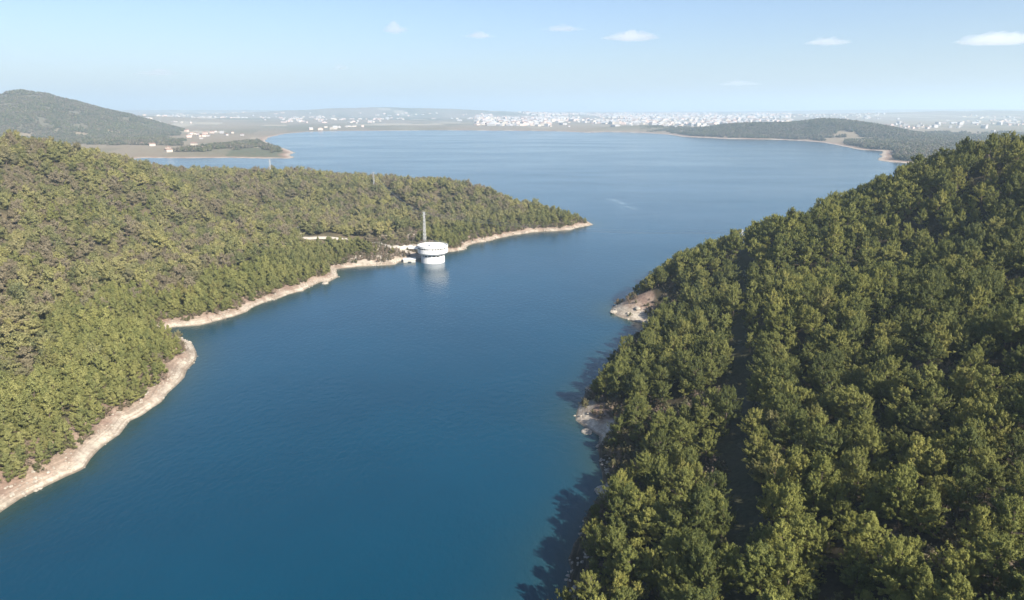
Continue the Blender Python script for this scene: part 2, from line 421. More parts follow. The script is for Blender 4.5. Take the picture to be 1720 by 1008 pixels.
for (px, py, rr) in [(1048, 524, 13), (1075,538,9), (985, 700, 10), (996,720,8), (1012, 822, 4)]:
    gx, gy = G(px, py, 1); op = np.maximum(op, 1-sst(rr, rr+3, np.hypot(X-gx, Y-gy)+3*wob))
soil = np.where(rs_[:, None], lerp(forest_floor*.4, lerp(sand, earth, sst(4.5, 7, D+wob*5)), op), soil)  # right slope litter darkened: shade between the trees painted into the soil
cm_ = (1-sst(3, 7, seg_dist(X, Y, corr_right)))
soil = lerp(soil, np.repeat(c(.055, .055, .028), len(X), 0), cm_)  # clearing floor coloured dark, painting in the shade of its trees
sm = scree_mask(X, Y)*sst(.30, .5, fbm(X/6, Y/6, 33))
vx, vy = G(262, 254); vil = (1-sst(.6, 1.2, np.hypot((X-vx)/190, (Y-vy)/170)+(fbm(X/40, Y/40, 34)-.5)*1.2))
lf_ = (1-sst(-.42, -.30, X/np.maximum(Y, 1)))*sst(1480, 1560, Y)*(1-sst(2400, 2700, Y))*sst(14, 30, D)
soil = lerp(soil, np.repeat(c(.13, .13, .075), len(X), 0)*(.6+.8*fbm(X/25, Y/25, 36))[:, None], lf_)
soil = lerp(soil, np.repeat(c(.46, .41, .35), len(X), 0)*(.6+.8*fbm(X/14, Y/14, 35))[:, None], vil*.9)
soil = lerp(soil, np.repeat(c(.52, .45, .36), len(X), 0)*(0.7+.6*fbm(X/2.5, Y/2.5, 15))[:, None], sm)
# far plain: fields, bare slopes
fx, fy = X+.3*Y, Y-.2*X
cell = vnoise(np.floor(fx/140)+.5, np.floor(fy/420)+.5, 21); cell2 = fbm(X/600, Y/900, 22)
fields = lerp(np.repeat(c(.24, .195, .135), len(X), 0), np.repeat(c(.10, .11, .06), len(X), 0), sst(.4, .75, .5*cell+.5*cell2))
fields = lerp(fields, np.repeat(c(.36, .31, .23), len(X), 0), sst(.66, .76, cell))
hf = far_height(X, Y)
fields = lerp(fields, np.repeat(c(.13, .12, .085), len(X), 0), sst(26, 40, Z)*(1-sst(4300, 4700, R_))*1.0)
wf = sst(1250, 1500, Y)
beach = lerp(np.repeat(c(.50, .43, .35), len(X), 0), np.repeat(c(.30, .20, .15), len(X), 0), sst(5, 18, D))
fields = lerp(beach, fields, sst(16, 34, D-20*wob))
soil = lerp(soil, fields, wf)
tn = sst(3300, 3800, Y)*0
soil = np.where((D < 0)[:, None], c(.30, .26, .20), soil)
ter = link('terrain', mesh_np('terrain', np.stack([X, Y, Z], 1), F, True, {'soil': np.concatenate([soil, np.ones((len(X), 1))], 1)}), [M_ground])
tag(ter, kind='structure')
# lake
wake_pts = [G(1018, 335), G(1030, 336), G(1045, 341), G(1056, 347), G(1054, 353)]
wd = seg_dist(X, Y, wake_pts)
wake = np.exp(-(wd/9)**2)*sst(.45, .75, fbm(X/5, Y/5, 41))*.28
shallow = np.exp(np.minimum(D, 0)/8.0)*np.where(D < 0, 1, 1)*(1-sst(1400, 2000, R_))
keep = (D[F] < 12).any(1)
# the lake sheet stops a little inland, under the banks
me = mesh_np('water', np.stack([X, Y, np.zeros(len(X))], 1), F[keep], True, {'shallow': shallow, 'wake': wake})
lake = link('water', me, [M_water]); tag(lake, kind='structure')

def ground_z(x, y):
    x = np.atleast_1d(np.asarray(x, float)); y = np.atleast_1d(np.asarray(y, float))
    return height(x, y)

# ---------------------------------------------------------------- trees
def quads(Cn, Nn, size, aspect, rg):                    # small leaf faces at Cn facing Nn
    n = len(Cn)
    Nn = Nn/np.maximum(np.linalg.norm(Nn, axis=1, keepdims=True), 1e-6)
    h = rg.normal(size=(n, 3)); u = np.cross(Nn, h); u /= np.maximum(np.linalg.norm(u, axis=1, keepdims=True), 1e-6)
    v = np.cross(Nn, u)
    s = size*(0.6+.8*rg.random((n, 1)))
    u = u*s*aspect*.5; v = v*s*.5
    V = np.stack([Cn-u-v*.6, Cn+u*.6-v, Cn+u+v*.7, Cn-u*.5+v], 1).reshape(-1, 3)
    return V, np.arange(4*n).reshape(n, 4)
def crown_points(seed, h, r, ntuft, style):
    rg = np.random.default_rng(seed)
    T = []
    lean = rg.normal(size=2)*.06*h
    zb = {'pine': .20, 'young': .06, 'far': .12}[style]*h
    nb = max(8, ntuft//7)
    nwh = 7 if style == 'pine' else nb
    side_ = rg.uniform(0, 6.28)                          # crowns are fuller on one side
    for b in range(nb):
        t = (b+.5*rg.random())/nb                         # height fraction in the crown
        if style == 'pine' and nb > 12: t = (math.floor(t*nwh)+.25+.35*rg.random())/nwh
        z = zb+(h-zb)*t**.9*.96
        if style == 'young': prof = (1-t)**.75*1.02+.05
        else: prof = min(1, .55+2.2*t)*(1-t)**.55*1.12+.08
        a = b*2.399+rg.normal()*.35
        L = r*prof*(.55+.70*rg.random())*(1+.18*math.cos(a-side_))
        up = .16*L if style != 'young' else .45*L
        nt = max(2, int(round(ntuft/nb*(.35+1.3*prof))))
        for j in range(nt):
            q = .22+.78*(j+.6)/nt
            sp = rg.normal(size=3)*.075*r
            aa = a+rg.normal()*.20
            T.append((math.cos(aa)*L*q+sp[0]+lean[0]*t, math.sin(aa)*L*q+sp[1]+lean[1]*t, z+up*q*q-.05*L+sp[2]*.45))
            if style == 'pine' and j == nt-1: T.append((math.cos(aa)*L*(q+.05)+lean[0]*t, math.sin(aa)*L*(q+.05)+lean[1]*t, z+up*q*q+.30))
    T.append((lean[0], lean[1], h*.985)); T.append((lean[0]+.05*r, lean[1], h*.94)); T.append((lean[0]-.07*r, lean[1]+.05*r, h*.90))
    return np.array(T), rg
def crown_mesh(name, seed, h, r, ntuft, nleaf, leaf, tuft, style='pine', aspect=.45):
    T, rg = crown_points(seed, h, r, ntuft, style)
    n = len(T)
    R = tuft*(.50+1.0*rg.random(n))
    dirs = rg.normal(size=(n, nleaf, 3)); dirs /= np.linalg.norm(dirs, axis=2, keepdims=True)
    rr = (.35+.65*rg.random((n, nleaf, 1))**.5)
    ax = T.copy(); ax[:, 2] = 0
    out = T-np.array([0, 0, h*.45]); out /= np.linalg.norm(out, axis=1, keepdims=True)
    shoot = out*np.array([1, 1, .5])+np.array([0, 0, .55])+rg.normal(size=out.shape)*.30; shoot /= np.linalg.norm(shoot, axis=1, keepdims=True)
    al = rg.random((n, nleaf, 1))**1.3                     # position along the shoot
    P = T[:, None, :]+dirs*rr*R[:, None, None]*np.array([1, 1, .65])*(1.05-.80*al)+shoot[:, None, :]*(al*1.7-.25)*R[:, None, None]
    P = P.reshape(-1, 3)
    Nn = (dirs*.7+out[:, None, :]*.62+rg.normal(size=dirs.shape)*.34).reshape(-1, 3)
    V, Fq = quads(P, Nn, leaf, aspect, rg)
    tint = np.repeat(np.clip(rg.random(n)*.75+.25*rg.random(n), 0, 1), nleaf*4)
    tint = np.clip(tint+np.repeat((rg.random(n*nleaf)-.5)*.4, 4), 0, 1)
    return V, Fq, tint, T
def trunk_geo(seed, h, T, limbs=10, r0=.17):
    rg = np.random.default_rng(seed+99); mb = MB()
    P = [(0, 0, -.8)]; 
    for k in range(1, 7):
        t = k/6; P.append((rg.normal()*.10*t, rg.normal()*.10*t, h*.9*t))
    mb.tube(P, [r0*1.5, r0*1.0, r0*.85, r0*.7, r0*.5, r0*.3, r0*.12], 7)
    for i in rg.choice(len(T), min(limbs, len(T)), replace=False):
        e = Vector(T[i]); zb = max(.8, e.z-.35*math.hypot(e.x, e.y)-.3)
        k = min(5, max(0, int(zb/(h*.15)))); b = Vector(P[k]).lerp(Vector(P[k+1]), min(1, max(0, (zb-P[k][2])/(P[k+1][2]-P[k][2]))))
        mb.tube([b, b.lerp(e, .5)+Vector((0, 0, -.08)), e], [r0*.38, r0*.24, r0*.1], 5)
    return mb
def make_proto(name, seed, h, r, ntuft, nleaf, leaf, tuft, style, fmat, limbs, aspect=.45):
    V, Fq, tint, T = crown_mesh(name, seed, h, r, ntuft, nleaf, leaf, tuft, style, aspect)
    cm = mesh_np(name+'_crown', V, Fq, False, {'tint': tint}); cm.materials.append(fmat)
    mb = trunk_geo(seed, h, T, limbs, .018*h+.05)
    tm = bpy.data.meshes.new(name+'_trunk'); tm.from_pydata(mb.v, [], mb.f); tm.update(); tm.materials.append(M_bark)
    # one joined mesh for the forest that is stuff
    jm = bpy.data.meshes.new(name)
    faces = Fq.tolist()+[tuple(i+len(V) for i in f) for f in mb.f]
    jm.from_pydata(V.tolist()+[tuple(v) for v in mb.v], [], faces)
    jm.materials.append(fmat); jm.materials.append(M_bark)
    mi = np.zeros(len(faces), np.int32); mi[len(Fq):] = 1
    jm.polygons.foreach_set('material_index', mi)
    at = jm.attributes.new('tint', 'FLOAT', 'POINT'); at.data.foreach_set('value', np.concatenate([tint, np.zeros(len(mb.v))]).astype(np.float32))
    jm.update()
    return cm, tm, jm
PINE = [make_proto('pine', 100+i, 9.0, 3.5+.4*(i % 3), 240, 78, .21, .42, 'pine', M_pine, 16, .32) for i in range(7)]
PINEM = [make_proto('pine_mid', 200+i, 7.0, 3.1+.35*(i % 3), 90, 34, .40, .66, 'pine', M_pinel, 8) for i in range(6)]
PINER = [make_proto('pine_ridge', 250+i, 9.0, 3.5+.4*(i % 3), 150, 40, .31, .48, 'pine', M_pine, 8) for i in range(5)]
YOUNG = [make_proto('young', 300+i, 5.6, 2.0+.2*(i % 3), 70, 40, .30, .50, 'young', M_young, 8) for i in range(5)]
FARP = [make_proto('far', 400+i, 6.0, 3.3, 22, 10, 1.4, 1.0, 'far', M_far, 0, .8) for i in range(4)]

def scatter(x0, x1, y0, y1, s, seed):
    rg = np.random.default_rng(seed)
    gx, gy = np.meshgrid(np.arange(x0, x1, s), np.arange(y0, y1, s*.866))
    gx = gx+(np.arange(gx.shape[0]) % 2)[:, None]*s*.5
    gx = gx+rg.uniform(-.38, .38, gx.shape)*s; gy = gy+rg.uniform(-.38, .38, gy.shape)*s
    return gx.ravel(), gy.ravel(), rg
def in_view(x, y, z, m=90):
    px, py = project(x, y, z); return (px > -m) & (px < PW+m) & (py < PH+m+60) & (y > 20)
def visible_count(): pass

def forest_instances(name, x, y, z, rot, sc, var, protos, label, cat):
    me = bpy.data.meshes.new(name+'_points'); me.vertices.add(len(x))
    me.vertices.foreach_set('co', np.stack([x, y, z], 1).astype(np.float32).ravel())
    a = me.attributes.new('rot', 'FLOAT_VECTOR', 'POINT'); rv = np.zeros((len(x), 3), np.float32); rv[:, 2] = rot
    rv[:, 0] = np.random.default_rng(1).normal(size=len(x))*.05; rv[:, 1] = np.random.default_rng(2).normal(size=len(x))*.05
    a.data.foreach_set('vector', rv.ravel())
    a = me.attributes.new('sc', 'FLOAT_VECTOR', 'POINT'); a.data.foreach_set('vector', np.asarray(sc, np.float32).ravel())
    a = me.attributes.new('var', 'INT', 'POINT'); a.data.foreach_set('value', var.astype(np.int32))
    me.update()
    o = link(name, me)
    src = bpy.data.collections.new(name+'_kinds')
    for i, p in enumerate(protos):
        q = bpy.data.objects.new('tree_kind', p[2]); src.objects.link(q)
    ng = bpy.data.node_groups.new(name, 'GeometryNodeTree')
    ng.interface.new_socket('Geometry', in_out='INPUT', socket_type='NodeSocketGeometry')
    ng.interface.new_socket('Geometry', in_out='OUTPUT', socket_type='NodeSocketGeometry')
    nn = ng.nodes; gi = nn.new('NodeGroupInput'); go = nn.new('NodeGroupOutput')
    ip = nn.new('GeometryNodeInstanceOnPoints'); ci = nn.new('GeometryNodeCollectionInfo')
    ci.inputs['Collection'].default_value = src; ci.inputs['Separate Children'].default_value = True; ci.inputs['Reset Children'].default_value = True
    def att(n_, t):
        q = nn.new('GeometryNodeInputNamedAttribute'); q.data_type = t; q.inputs[0].default_value = n_; return [s for s in q.outputs if s.enabled][0]
    ng.links.new(gi.outputs[0], ip.inputs['Points']); ng.links.new(ci.outputs[0], ip.inputs['Instance'])
    ip.inputs['Pick Instance'].default_value = True
    ng.links.new(att('var', 'INT'), ip.inputs['Instance Index'])
    ng.links.new(att('rot', 'FLOAT_VECTOR'), ip.inputs['Rotation'])
    ng.links.new(att('sc', 'FLOAT_VECTOR'), ip.inputs['Scale'])
    ng.links.new(ip.outputs[0], go.inputs[0])
    md = o.modifiers.new('scatter', 'NODES'); md.node_group = ng
    tag(o, label, cat, kind='stuff')
    return o

# --- right slope
x, y, rg = scatter(-10, 620, 30, 700, 5.7, 51)
d = lake_dist(x, y); z = ground_z(x, y)
cr = seg_dist(x, y, corr_right)
ok = (d > np.where(y < 190, 1.2, 3.0)+1.5*rg.random(len(x))) & (cr > 3.0-.3*(y > 250)+(fbm(x/11, y/11, 66)-.5)*5.5) & (x > -5+0*y) & in_view(x, y, z)
side = np.where(y > 560, x > 120, True) & (x > np.interp(y, [0, 200, 400, 700], [0, 10, 40, 120])-15)
# bare rock points stay bare
for (px, py, rr) in [(1048, 522, 13), (1075,536,7), (985, 700, 8), (997,718,6), (1012, 822, 3)]:
    gx, gy = G(px, py, 1); ok &= (np.hypot(x-gx, y-gy) > rr) & (np.hypot(x-gx-5, y-gy+6) > rr*.85)
gapn = fbm(x/16, y/16, 61); ok &= gapn > .37
ok &= side
x, y, z, d = x[ok], y[ok], z[ok], d[ok]
sc = np.stack([rg.uniform(.50, 1.10, len(x))]*3, 1); sc[:, 2] *= rg.uniform(1.0, 1.45, len(x))
edge = sst(0, 14, d); sc *= (.48+.52*edge)[:, None]
rot = rg.uniform(0, 6.28, len(x))
slant = np.sqrt(x*x+y*y+(z+6-CAM_Z)**2)
px, py = project(x, y, z+5)
vis = (px > -20) & (px < PW+20) & (py < PH+25) & (py > 0)
order = np.argsort(np.where(vis, slant/sc[:, 0], 1e9))
NI = 300
near = order[:NI]; rest = np.setdiff1d(np.arange(len(x)), near)
var = rg.integers(0, len(PINE), len(x))
right_pines = [(x[i], y[i], z[i], rot[i], sc[i], int(var[i])) for i in near]
RX, RY, RZ, RROT, RSC = x[rest], y[rest], z[rest], rot[rest], sc[rest]
print('right trees', len(x))

# --- left slope
x, y, rg = scatter(-760, 140, 90, 1150, 6.7, 52)
dd0 = np.hypot(x, y); d = lake_dist(x, y)
m0 = (d > 4.5) & (x < np.interp(y, [0, 300, 650, 760, 1200], [-60, 20, 110, 110, 60])); x, y, d = x[m0], y[m0], d[m0]
z = ground_z(x, y)
ok = in_view(x, y, z, 60) & (d > 4.6+2.4*rg.random(len(x)))
ok &= (seg_dist(x, y, corr_left) > 5.5) & (seg_dist(x, y, track) > 5.5) & (seg_dist(x, y, track2) > 3.5) & (seg_dist(x, y, gully) > 3.6)
ok &= (scree_mask(x, y) < .25) | (rg.random(len(x)) < .05)
gapn = fbm(x/14, y/14, 62); ok &= gapn > .30
# the downhill side of the track and of the scree is cut back
qx, qy = project(x, y, z+8)
for TP, TY in ((track, 4), (track2, 4)):
    pr = [project(p_[0], p_[1], float(ground_z(*p_)[0])) for p_ in TP]
    xs_ = np.array([p_[0] for p_ in pr]); o_ = np.argsort(xs_)
    ty_ = np.interp(qx, xs_[o_], np.array([p_[1] for p_ in pr])[o_]); tY = np.interp(qx, xs_[o_], np.array([p_[1] for p_ in TP])[o_])
    hit = (qx > xs_.min()-2) & (qx < xs_.max()+2) & (y < tY) & (y > tY-60) & (qy < ty_-1)
    ok &= ~(hit & (rg.random(len(x)) < .93)); lowtree = hit if TP is track else lowtree | hit
sx_, sy_ = np.array(scree_c[0][0]); ok &= ~((np.abs(x-sx_) < 26) & (y < sy_) & (y > sy_-38) & (rg.random(len(x)) < .75))
lowf = np.where(lowtree, .4, 1.0)[ok]
x, y, z, d = x[ok], y[ok], z[ok], d[ok]
# a denser infill of young trees in the belt along the water
xb, yb, rgb_ = scatter(-330, 0, 90, 560, 3.4, 57)
db = lake_dist(xb, yb); kb = (db > 4.6+1.5*rgb_.random(len(xb))) & (db < 30+24*fbm(xb/30, yb/30, 63)) & (xb < yb*.2-30); xb, yb, db = xb[kb], yb[kb], db[kb]
kb = rgb_.random(len(xb)) < .75; xb, yb, db = xb[kb], yb[kb], db[kb]; zb_ = ground_z(xb, yb)
kb = in_view(xb, yb, zb_, 60) & (seg_dist(xb, yb, track2) > 4) & (scree_mask(xb, yb) < .2); xb, yb, db, zb_ = xb[kb], yb[kb], db[kb], zb_[kb]
first_b = len(x)
x = np.concatenate([x, xb]); y = np.concatenate([y, yb]); z = np.concatenate([z, zb_]); d = np.concatenate([d, db])
lowf = np.concatenate([lowf, np.ones(len(xb))])
r0 = rg.random(len(x))
belt = (d < 34+24*fbm(x/30, y/30, 63)) & (r0 < .93) & (y < 700)      # the young yellow-green belt along the water
belt[first_b:] = True
belt |= (fbm(x/60, y/60, 64) > .58) & (r0 < .6) & (y < 600)
sc = np.stack([rg.uniform(.72, 1.45, len(x))]*3, 1)*1.08; sc[:, 2] *= rg.uniform(.75, 1.25, len(x)); sc *= ((.62+.38*sst(9, 26, d))*lowf)[:, None]
keepb = belt | (rg.random(len(x)) < .88)
rot = rg.uniform(0, 6.28, len(x))
L = ~belt & keepb
print('left trees', len(x), 'belt', belt.sum())
varL = rg.integers(0, len(PINEM), len(x))
X2 = np.concatenate([RX, x[L]]); Y2 = np.concatenate([RY, y[L]]); Z2 = np.concatenate([RZ, z[L]])
ROT2 = np.concatenate([RROT, rot[L]]); SC2 = np.concatenate([RSC, sc[L]])
V2 = np.concatenate([rng.integers(0, len(PINER), len(RX)), len(PINER)+varL[L]])
forest_instances('pine_forest', X2, Y2, Z2, ROT2, SC2, V2, PINER+PINEM, 'olive green pine forest covering both hillsides above the lake', 'forest')
bx, by, bz, brot, bsc = x[belt], y[belt], z[belt], rot[belt], sc[belt]
bsc = bsc*1.1; d_b = d[belt]
sl_ = np.sqrt(bx**2+by**2+(CAM_Z-bz)**2); px, py = project(bx, by, bz+2)
o_ = np.argsort(np.where((px > 0) & (px < PW) & (py < PH), sl_/bsc[:, 0], 1e9))
bn = o_[:300]; br = o_[300:]
bv = rng.integers(0, len(YOUNG), len(bx))
forest_instances('young_pine_belt', bx[br], by[br], bz[br], brot[br], bsc[br], bv[br], YOUNG,
                 'belt of small yellow green pines along the left shore', 'young woodland')

STN = []
for i_ in range(4):
    q_ = MB().lathe([(.01, -.2), (.42, -.15), (.5, .05), (.36, .26), (.01, .33)], 7, close=False)
    r_n = random.Random(i_); q_.v = [(a*(.7+.6*r_n.random()), b*(.7+.6*r_n.random()), c_*(.7+.6*r_n.random())) for a, b, c_ in q_.v]
    me_ = bpy.data.meshes.new('stone'); me_.from_pydata(q_.v, [], q_.f); me_.materials.append(M_rock); STN.append((me_, me_, me_))
x, y, rg = scatter(-330, 110, 90, 700, 1.7, 158)
xr, yr, rg2 = scatter(-5, 60, 95, 430, 1.5, 160)
x = np.concatenate([x, xr]); y = np.concatenate([y, yr]); d = lake_dist(x, y)
k = (d > -.6) & (d < 6) & (fbm(x/5, y/5, 159) > .50)
for (px, py, rr) in [(1048, 522, 12), (985, 700, 8), (997, 718, 7)]:
    gx, gy = G(px, py, 1); k &= (np.hypot(x-gx, y-gy) > rr) | (rg.random(len(x)) < .15)
x, y = x[k], y[k]; z = ground_z(x, y); k = in_view(x, y, z, 10); x, y, z = x[k], y[k], z[k]
forest_instances('shore_stones', x, y, z+.05, rg.uniform(0, 6.28, len(x)), np.stack([.35+1.1*rg.random(len(x))**3]*3, 1), rg.integers(0, 4, len(x)), STN,
                 'loose stones strewn along the bare waterline', 'stones')
M_scrub = foliage_material('scrub_foliage', [(0, (.10, .075, .05)), (.5, (.10, .095, .045)), (1, (.07, .085, .03))], (.20, .15, .11), .3)
SCRUB = [make_proto('scrub', 500+i, 1.5, 1.1, 16, 16, .28, .38, 'young', M_scrub, 2) for i in range(4)]
x, y, rg = scatter(-330, 110, 90, 780, 2.3, 58)
d = lake_dist(x, y); k = (d > 4.2) & ((d < 14) | (scree_mask(x, y) > .15)); x, y, d = x[k], y[k], d[k]
k = (fbm(x/7, y/7, 59)+.12*(d > 6.5)) > .50; x, y, d = x[k], y[k], d[k]; z = ground_z(x, y)
k = in_view(x, y, z, 20) & (rg.random(len(x)) < .75) & (seg_dist(x, y, track) > 3); x, y, z = x[k], y[k], z[k]
xr, yr, rg2 = scatter(-5, 60, 95, 430, 2.2, 60)
dr = lake_dist(xr, yr); k = (dr > 1.2) & (dr < 12) & (fbm(xr/6, yr/6, 59) > .45); xr, yr = xr[k], yr[k]
for (px, py, rr) in [(1048, 522, 11), (985, 700, 7), (997,718,6)]:
    gx, gy = G(px, py, 1); k = np.hypot(xr-gx, yr-gy) > rr; xr, yr = xr[k], yr[k]
zr = ground_z(xr, yr)
x = np.concatenate([x, xr]); y = np.concatenate([y, yr]); z = np.concatenate([z, zr])
xg, yg, rg3 = scatter(0, 420, 60, 430, 2.6, 161)
dg = lake_dist(xg, yg); cg = seg_dist(xg, yg, corr_right); k = (dg > 3) & (fbm(xg/16, yg/16, 61) < .40) & (cg > 2.2) & (rg3.random(len(xg)) < .8)
for (px, py, rr) in [(1048, 522, 11), (985, 700, 8), (997, 718, 7)]:
    gx, gy = G(px, py, 1); k &= np.hypot(xg-gx, yg-gy) > rr
xg, yg = xg[k], yg[k]; zg = ground_z(xg, yg)
x = np.concatenate([x, xg]); y = np.concatenate([y, yg]); z = np.concatenate([z, zg])
forest_instances('bank_scrub', x, y, z, rg.uniform(0, 6.28, len(x)), np.stack([rg.uniform(.6, 1.5, len(x))]*3, 1), rg.integers(0, 4, len(x)), SCRUB,
                 'low brown scrub on the bare banks and in the forest gaps', 'scrub')
def place_tree(name, proto, loc, rot, sc, label, cat, group):
    r = empty(name, loc, rot); r.scale = (sc[0], sc[1], sc[2])
    for nm, me in (('trunk', proto[1]), ('crown', proto[0])):
        q = bpy.data.objects.new(nm, me); col.objects.link(q); q.parent = r
    tag(r, label, cat, group); return r
# each foreground tree is labelled by its row and its place in the row
ORD = ['first', 'second', 'third', 'fourth', 'fifth', 'sixth', 'seventh', 'eighth', 'ninth', 'tenth', 'eleventh', 'twelfth', 'thirteenth', 'fourteenth', 'fifteenth',
       'sixteenth', 'seventeenth', 'eighteenth', 'nineteenth', 'twentieth']
def ordinal(k):
    if k < 20: return ORD[k]
    t = {2: 'twenty', 3: 'thirty', 4: 'forty', 5: 'fifty', 6: 'sixty'}[(k+1)//10]
    return t+'-'+ORD[(k+1) % 10-1] if (k+1) % 10 else {'twenty': 'twentieth', 'thirty': 'thirtieth', 'forty': 'fortieth', 'fifty': 'fiftieth', 'sixty': 'sixtieth'}[t]
def corr_x(py):
    P = [project(p[0], p[1], q[2]) for p, q in zip(corr_right, corr_right_px)]
    return np.interp(py, [p[1] for p in P], [p[0] for p in P])
def size_word(s): return 'small' if s < .85 else ('tall' if s > 1.35 else 'middling')
items = []
for t in right_pines:
    qx, qy = project(t[0], t[1], t[2]+4); items.append((t, qx, qy, qx > corr_x(qy)))
for side_ in (False, True):
    g = sorted([q for q in items if q[3] == side_], key=lambda q: -q[2])
    per = 8 if not side_ else 15
    for rw in range(0, len(g), per):
        row = sorted(g[rw:rw+per], key=lambda q: q[1] if side_ else -q[1])
        for k, (t, qx, qy, _) in enumerate(row):
            lab = '%s olive pine %s of dark clearing, %s from it, %s row from bottom' % (
                size_word(t[4][2]), 'right' if side_ else 'left', ordinal(k), ordinal(rw//per))
            place_tree('pine_tree', PINE[t[5]], (t[0], t[1], t[2]-.15), t[3], t[4], lab, 'pine tree', 'pines on the near right slope')
yo = sorted(bn, key=lambda i: d_b[i])
for rw in range(0, len(yo), 30):
    row = sorted(yo[rw:rw+30], key=lambda i: by[i])
    for k, i in enumerate(row):
        lab = 'young yellow green pine, left bank, %s from left in %s row above water' % (ordinal(k), ordinal(rw//30))
        place_tree('young_pine', YOUNG[bv[i]], (bx[i], by[i], bz[i]-.1), brot[i], bsc[i], lab, 'young pine', 'young pines above the left shore')

# --- far woods
def far_wood(name, cx, cy, hx, hy, s, seed, cond, label, fade=None):
    x, y, rg = scatter(cx-hx, cx+hx, cy-hy, cy+hy, s, seed)
    d = lake_dist(x, y); k = (d > 30) & cond(x, y); x, y = x[k], y[k]; z = ground_z(x, y)
    k = in_view(x, y, z, 20); x, y, z = x[k], y[k], z[k]
    print(name, len(x))
    sc = np.stack([rg.uniform(.7, 1.3, len(x))]*3, 1)*s/6.5
    if fade: sc = sc*(.3+.7*sst(fade[0], fade[1], x/y))[:, None]; z = z-1.5*(1-sst(fade[0], fade[1], x/y))
    forest_instances(name, x, y, z, rg.uniform(0, 6.28, len(x)), sc, rg.integers(0, 4, len(x)), FARP, label, 'distant woodland')
hz = lambda x, y: ground_z(x, y)
far_wood('cone_hill_scrub', HC[0]+250, HC[1]-350, 1100, 900, 8.0, 71,
         lambda x, y: ((far_height(x, y) > 6+6*fbm(x/90, y/90, 72)) | ((x/y < -.425-.06*fbm(x/60, y/60, 7)) & (y > 1960+160*fbm(x/80, y/80, 6)))) & (fbm(x/45, y/45, 73) > .40), 'grey green scrub covering the rounded hill on the left')
far_wood('lakeside_hill_wood', H3[0]+60, H3[1]+100, 900, 760, 8.0, 74,
         lambda x, y: (far_height(x, y) > 6+9*fbm(x/90, y/90, 75)) & ((x/y > .175+.06*fbm(x/50, y/50, 5)) | ((y > 3300) & (x/y > .17))) & (fbm(x/60, y/60, 76) > .36), 'dark wood on the low hill across the lake', (.17, .25))

far_wood('spit_wood', -640, 2050, 330, 420, 8.0, 77,
         lambda x, y: (x > -800+.0*y) & (y > 1740) & (fbm(x/110, y/110, 78) > .44), 'low green woodland on the spit beyond the left ridge')
far_wood('plain_wood', 1500, 2300, 800, 850, 9.0, 79,
         lambda x, y: (x > y*.40) & (fbm(x/120, y/160, 80) > .36+.12*sst(1900, 2900, y)), 'grey green woodland on the plain behind the right slope')

# ---------------------------------------------------------------- intake tower
tx, ty = G(727.5, 439.5, 0)
to = math.atan2(ty, tx)
tower = empty('intake_tower', (tx, ty, 0))
tag(tower, 'white round concrete intake tower standing in the water off the left shore', 'intake tower')
NS = 32
MB().lathe([(8.0,-7),(8.0,3.9),(7.7,3.9),(7.7,4.3)], NS).build('shaft', M_white, tower)
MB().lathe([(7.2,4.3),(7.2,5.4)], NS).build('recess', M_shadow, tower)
mb = MB()
for k in range(16):
    a = 2*math.pi*k/16; c_, s_ = math.cos(a), math.sin(a)
    mb.tube([(7.45*c_, 7.45*s_, 4.3), (7.45*c_, 7.45*s_, 5.4)], .42, 6)
mb.build('pillar', M_white, tower)
MB().lathe([(7.6,5.4),(8.6,5.4),(10.3,6.8),(10.3,9.3),(9.9,9.3),(9.9,9.4)], NS).build('drum', M_white, tower)
for k in range(NS):
    a = 2*math.pi*(k+.5)/NS
    if k % 8 in (6, 7): continue
    mb = MB(); c_, s_ = math.cos(a), math.sin(a); hw = .55
    mb.add([(9.55*c_-hw*s_*q+o*c_, 9.55*s_+hw*c_*q+o*s_, zz) for q in (-1, 1) for o in (0, .28) for zz in (9.45, 10.15)],
           [(0,1,3,2),(4,6,7,5),(0,4,5,1),(2,3,7,6),(0,2,6,4),(1,5,7,3)])
    mb.build('window', M_shadow, tower)
MB().lathe([(9.5,9.4),(9.5,10.3)], NS).build('upper_wall', M_white, tower)
MB().lathe([(9.6,10.3),(10.35,10.3),(10.35,11.6),(9.95,11.6),(9.95,11.0)], NS).build('roof', M_white, tower)
MB().box(-1.6,1.6,-1.2,1.6,11.002,13.0).build('hatch_house', M_white, tower)
mb = MB()
for k in range(40):
    a = 2*math.pi*k/40; mb.tube([(10.15*math.cos(a), 10.15*math.sin(a), 11.6), (10.15*math.cos(a), 10.15*math.sin(a), 12.5)], .035, 4)
mb.tube([(10.15*math.cos(2*math.pi*k/40), 10.15*math.sin(2*math.pi*k/40), 12.5) for k in range(41)], .04, 4)
mb.build('railing', M_galv, tower)
# footbridge from the tower to the bank and the gatehouse on the bank
bxx, byy = G(694, 423, 6)
dv = Vector((bxx-tx, byy-ty, 0)); L_ = dv.length; br_ = empty('footbridge', (tx, ty, 0), math.atan2(dv.y, dv.x))
tag(br_, 'narrow white concrete footbridge between the round tower and the bank', 'footbridge')
MB().box(10.4, L_+3, -1.3, 1.3, 8.2, 8.9).build('deck', M_white, br_)
MB().box(10.4, L_+3, -1.3, -1.15, 8.9, 9.8).build('parapet', M_white, br_); MB().box(10.4, L_+3, 1.15, 1.3, 8.9, 9.8).build('parapet', M_white, br_)
gx, gy = G(687, 437, 1.5); gz = float(ground_z(gx, gy+2)[0])
gh = empty('gatehouse', (gx, gy+2, min(gz, 2.0)), .15); tag(gh, 'small flat roofed beige gatehouse on the bank left of the white tower', 'gatehouse')
MB().box(-4, 4, -2.5, 3, -2.5, 4.2).build('wall', M_conc, gh); MB().box(-4.3, 4.3, -2.8, 3.3, 4.2, 4.55).build('roof', M_white, gh)
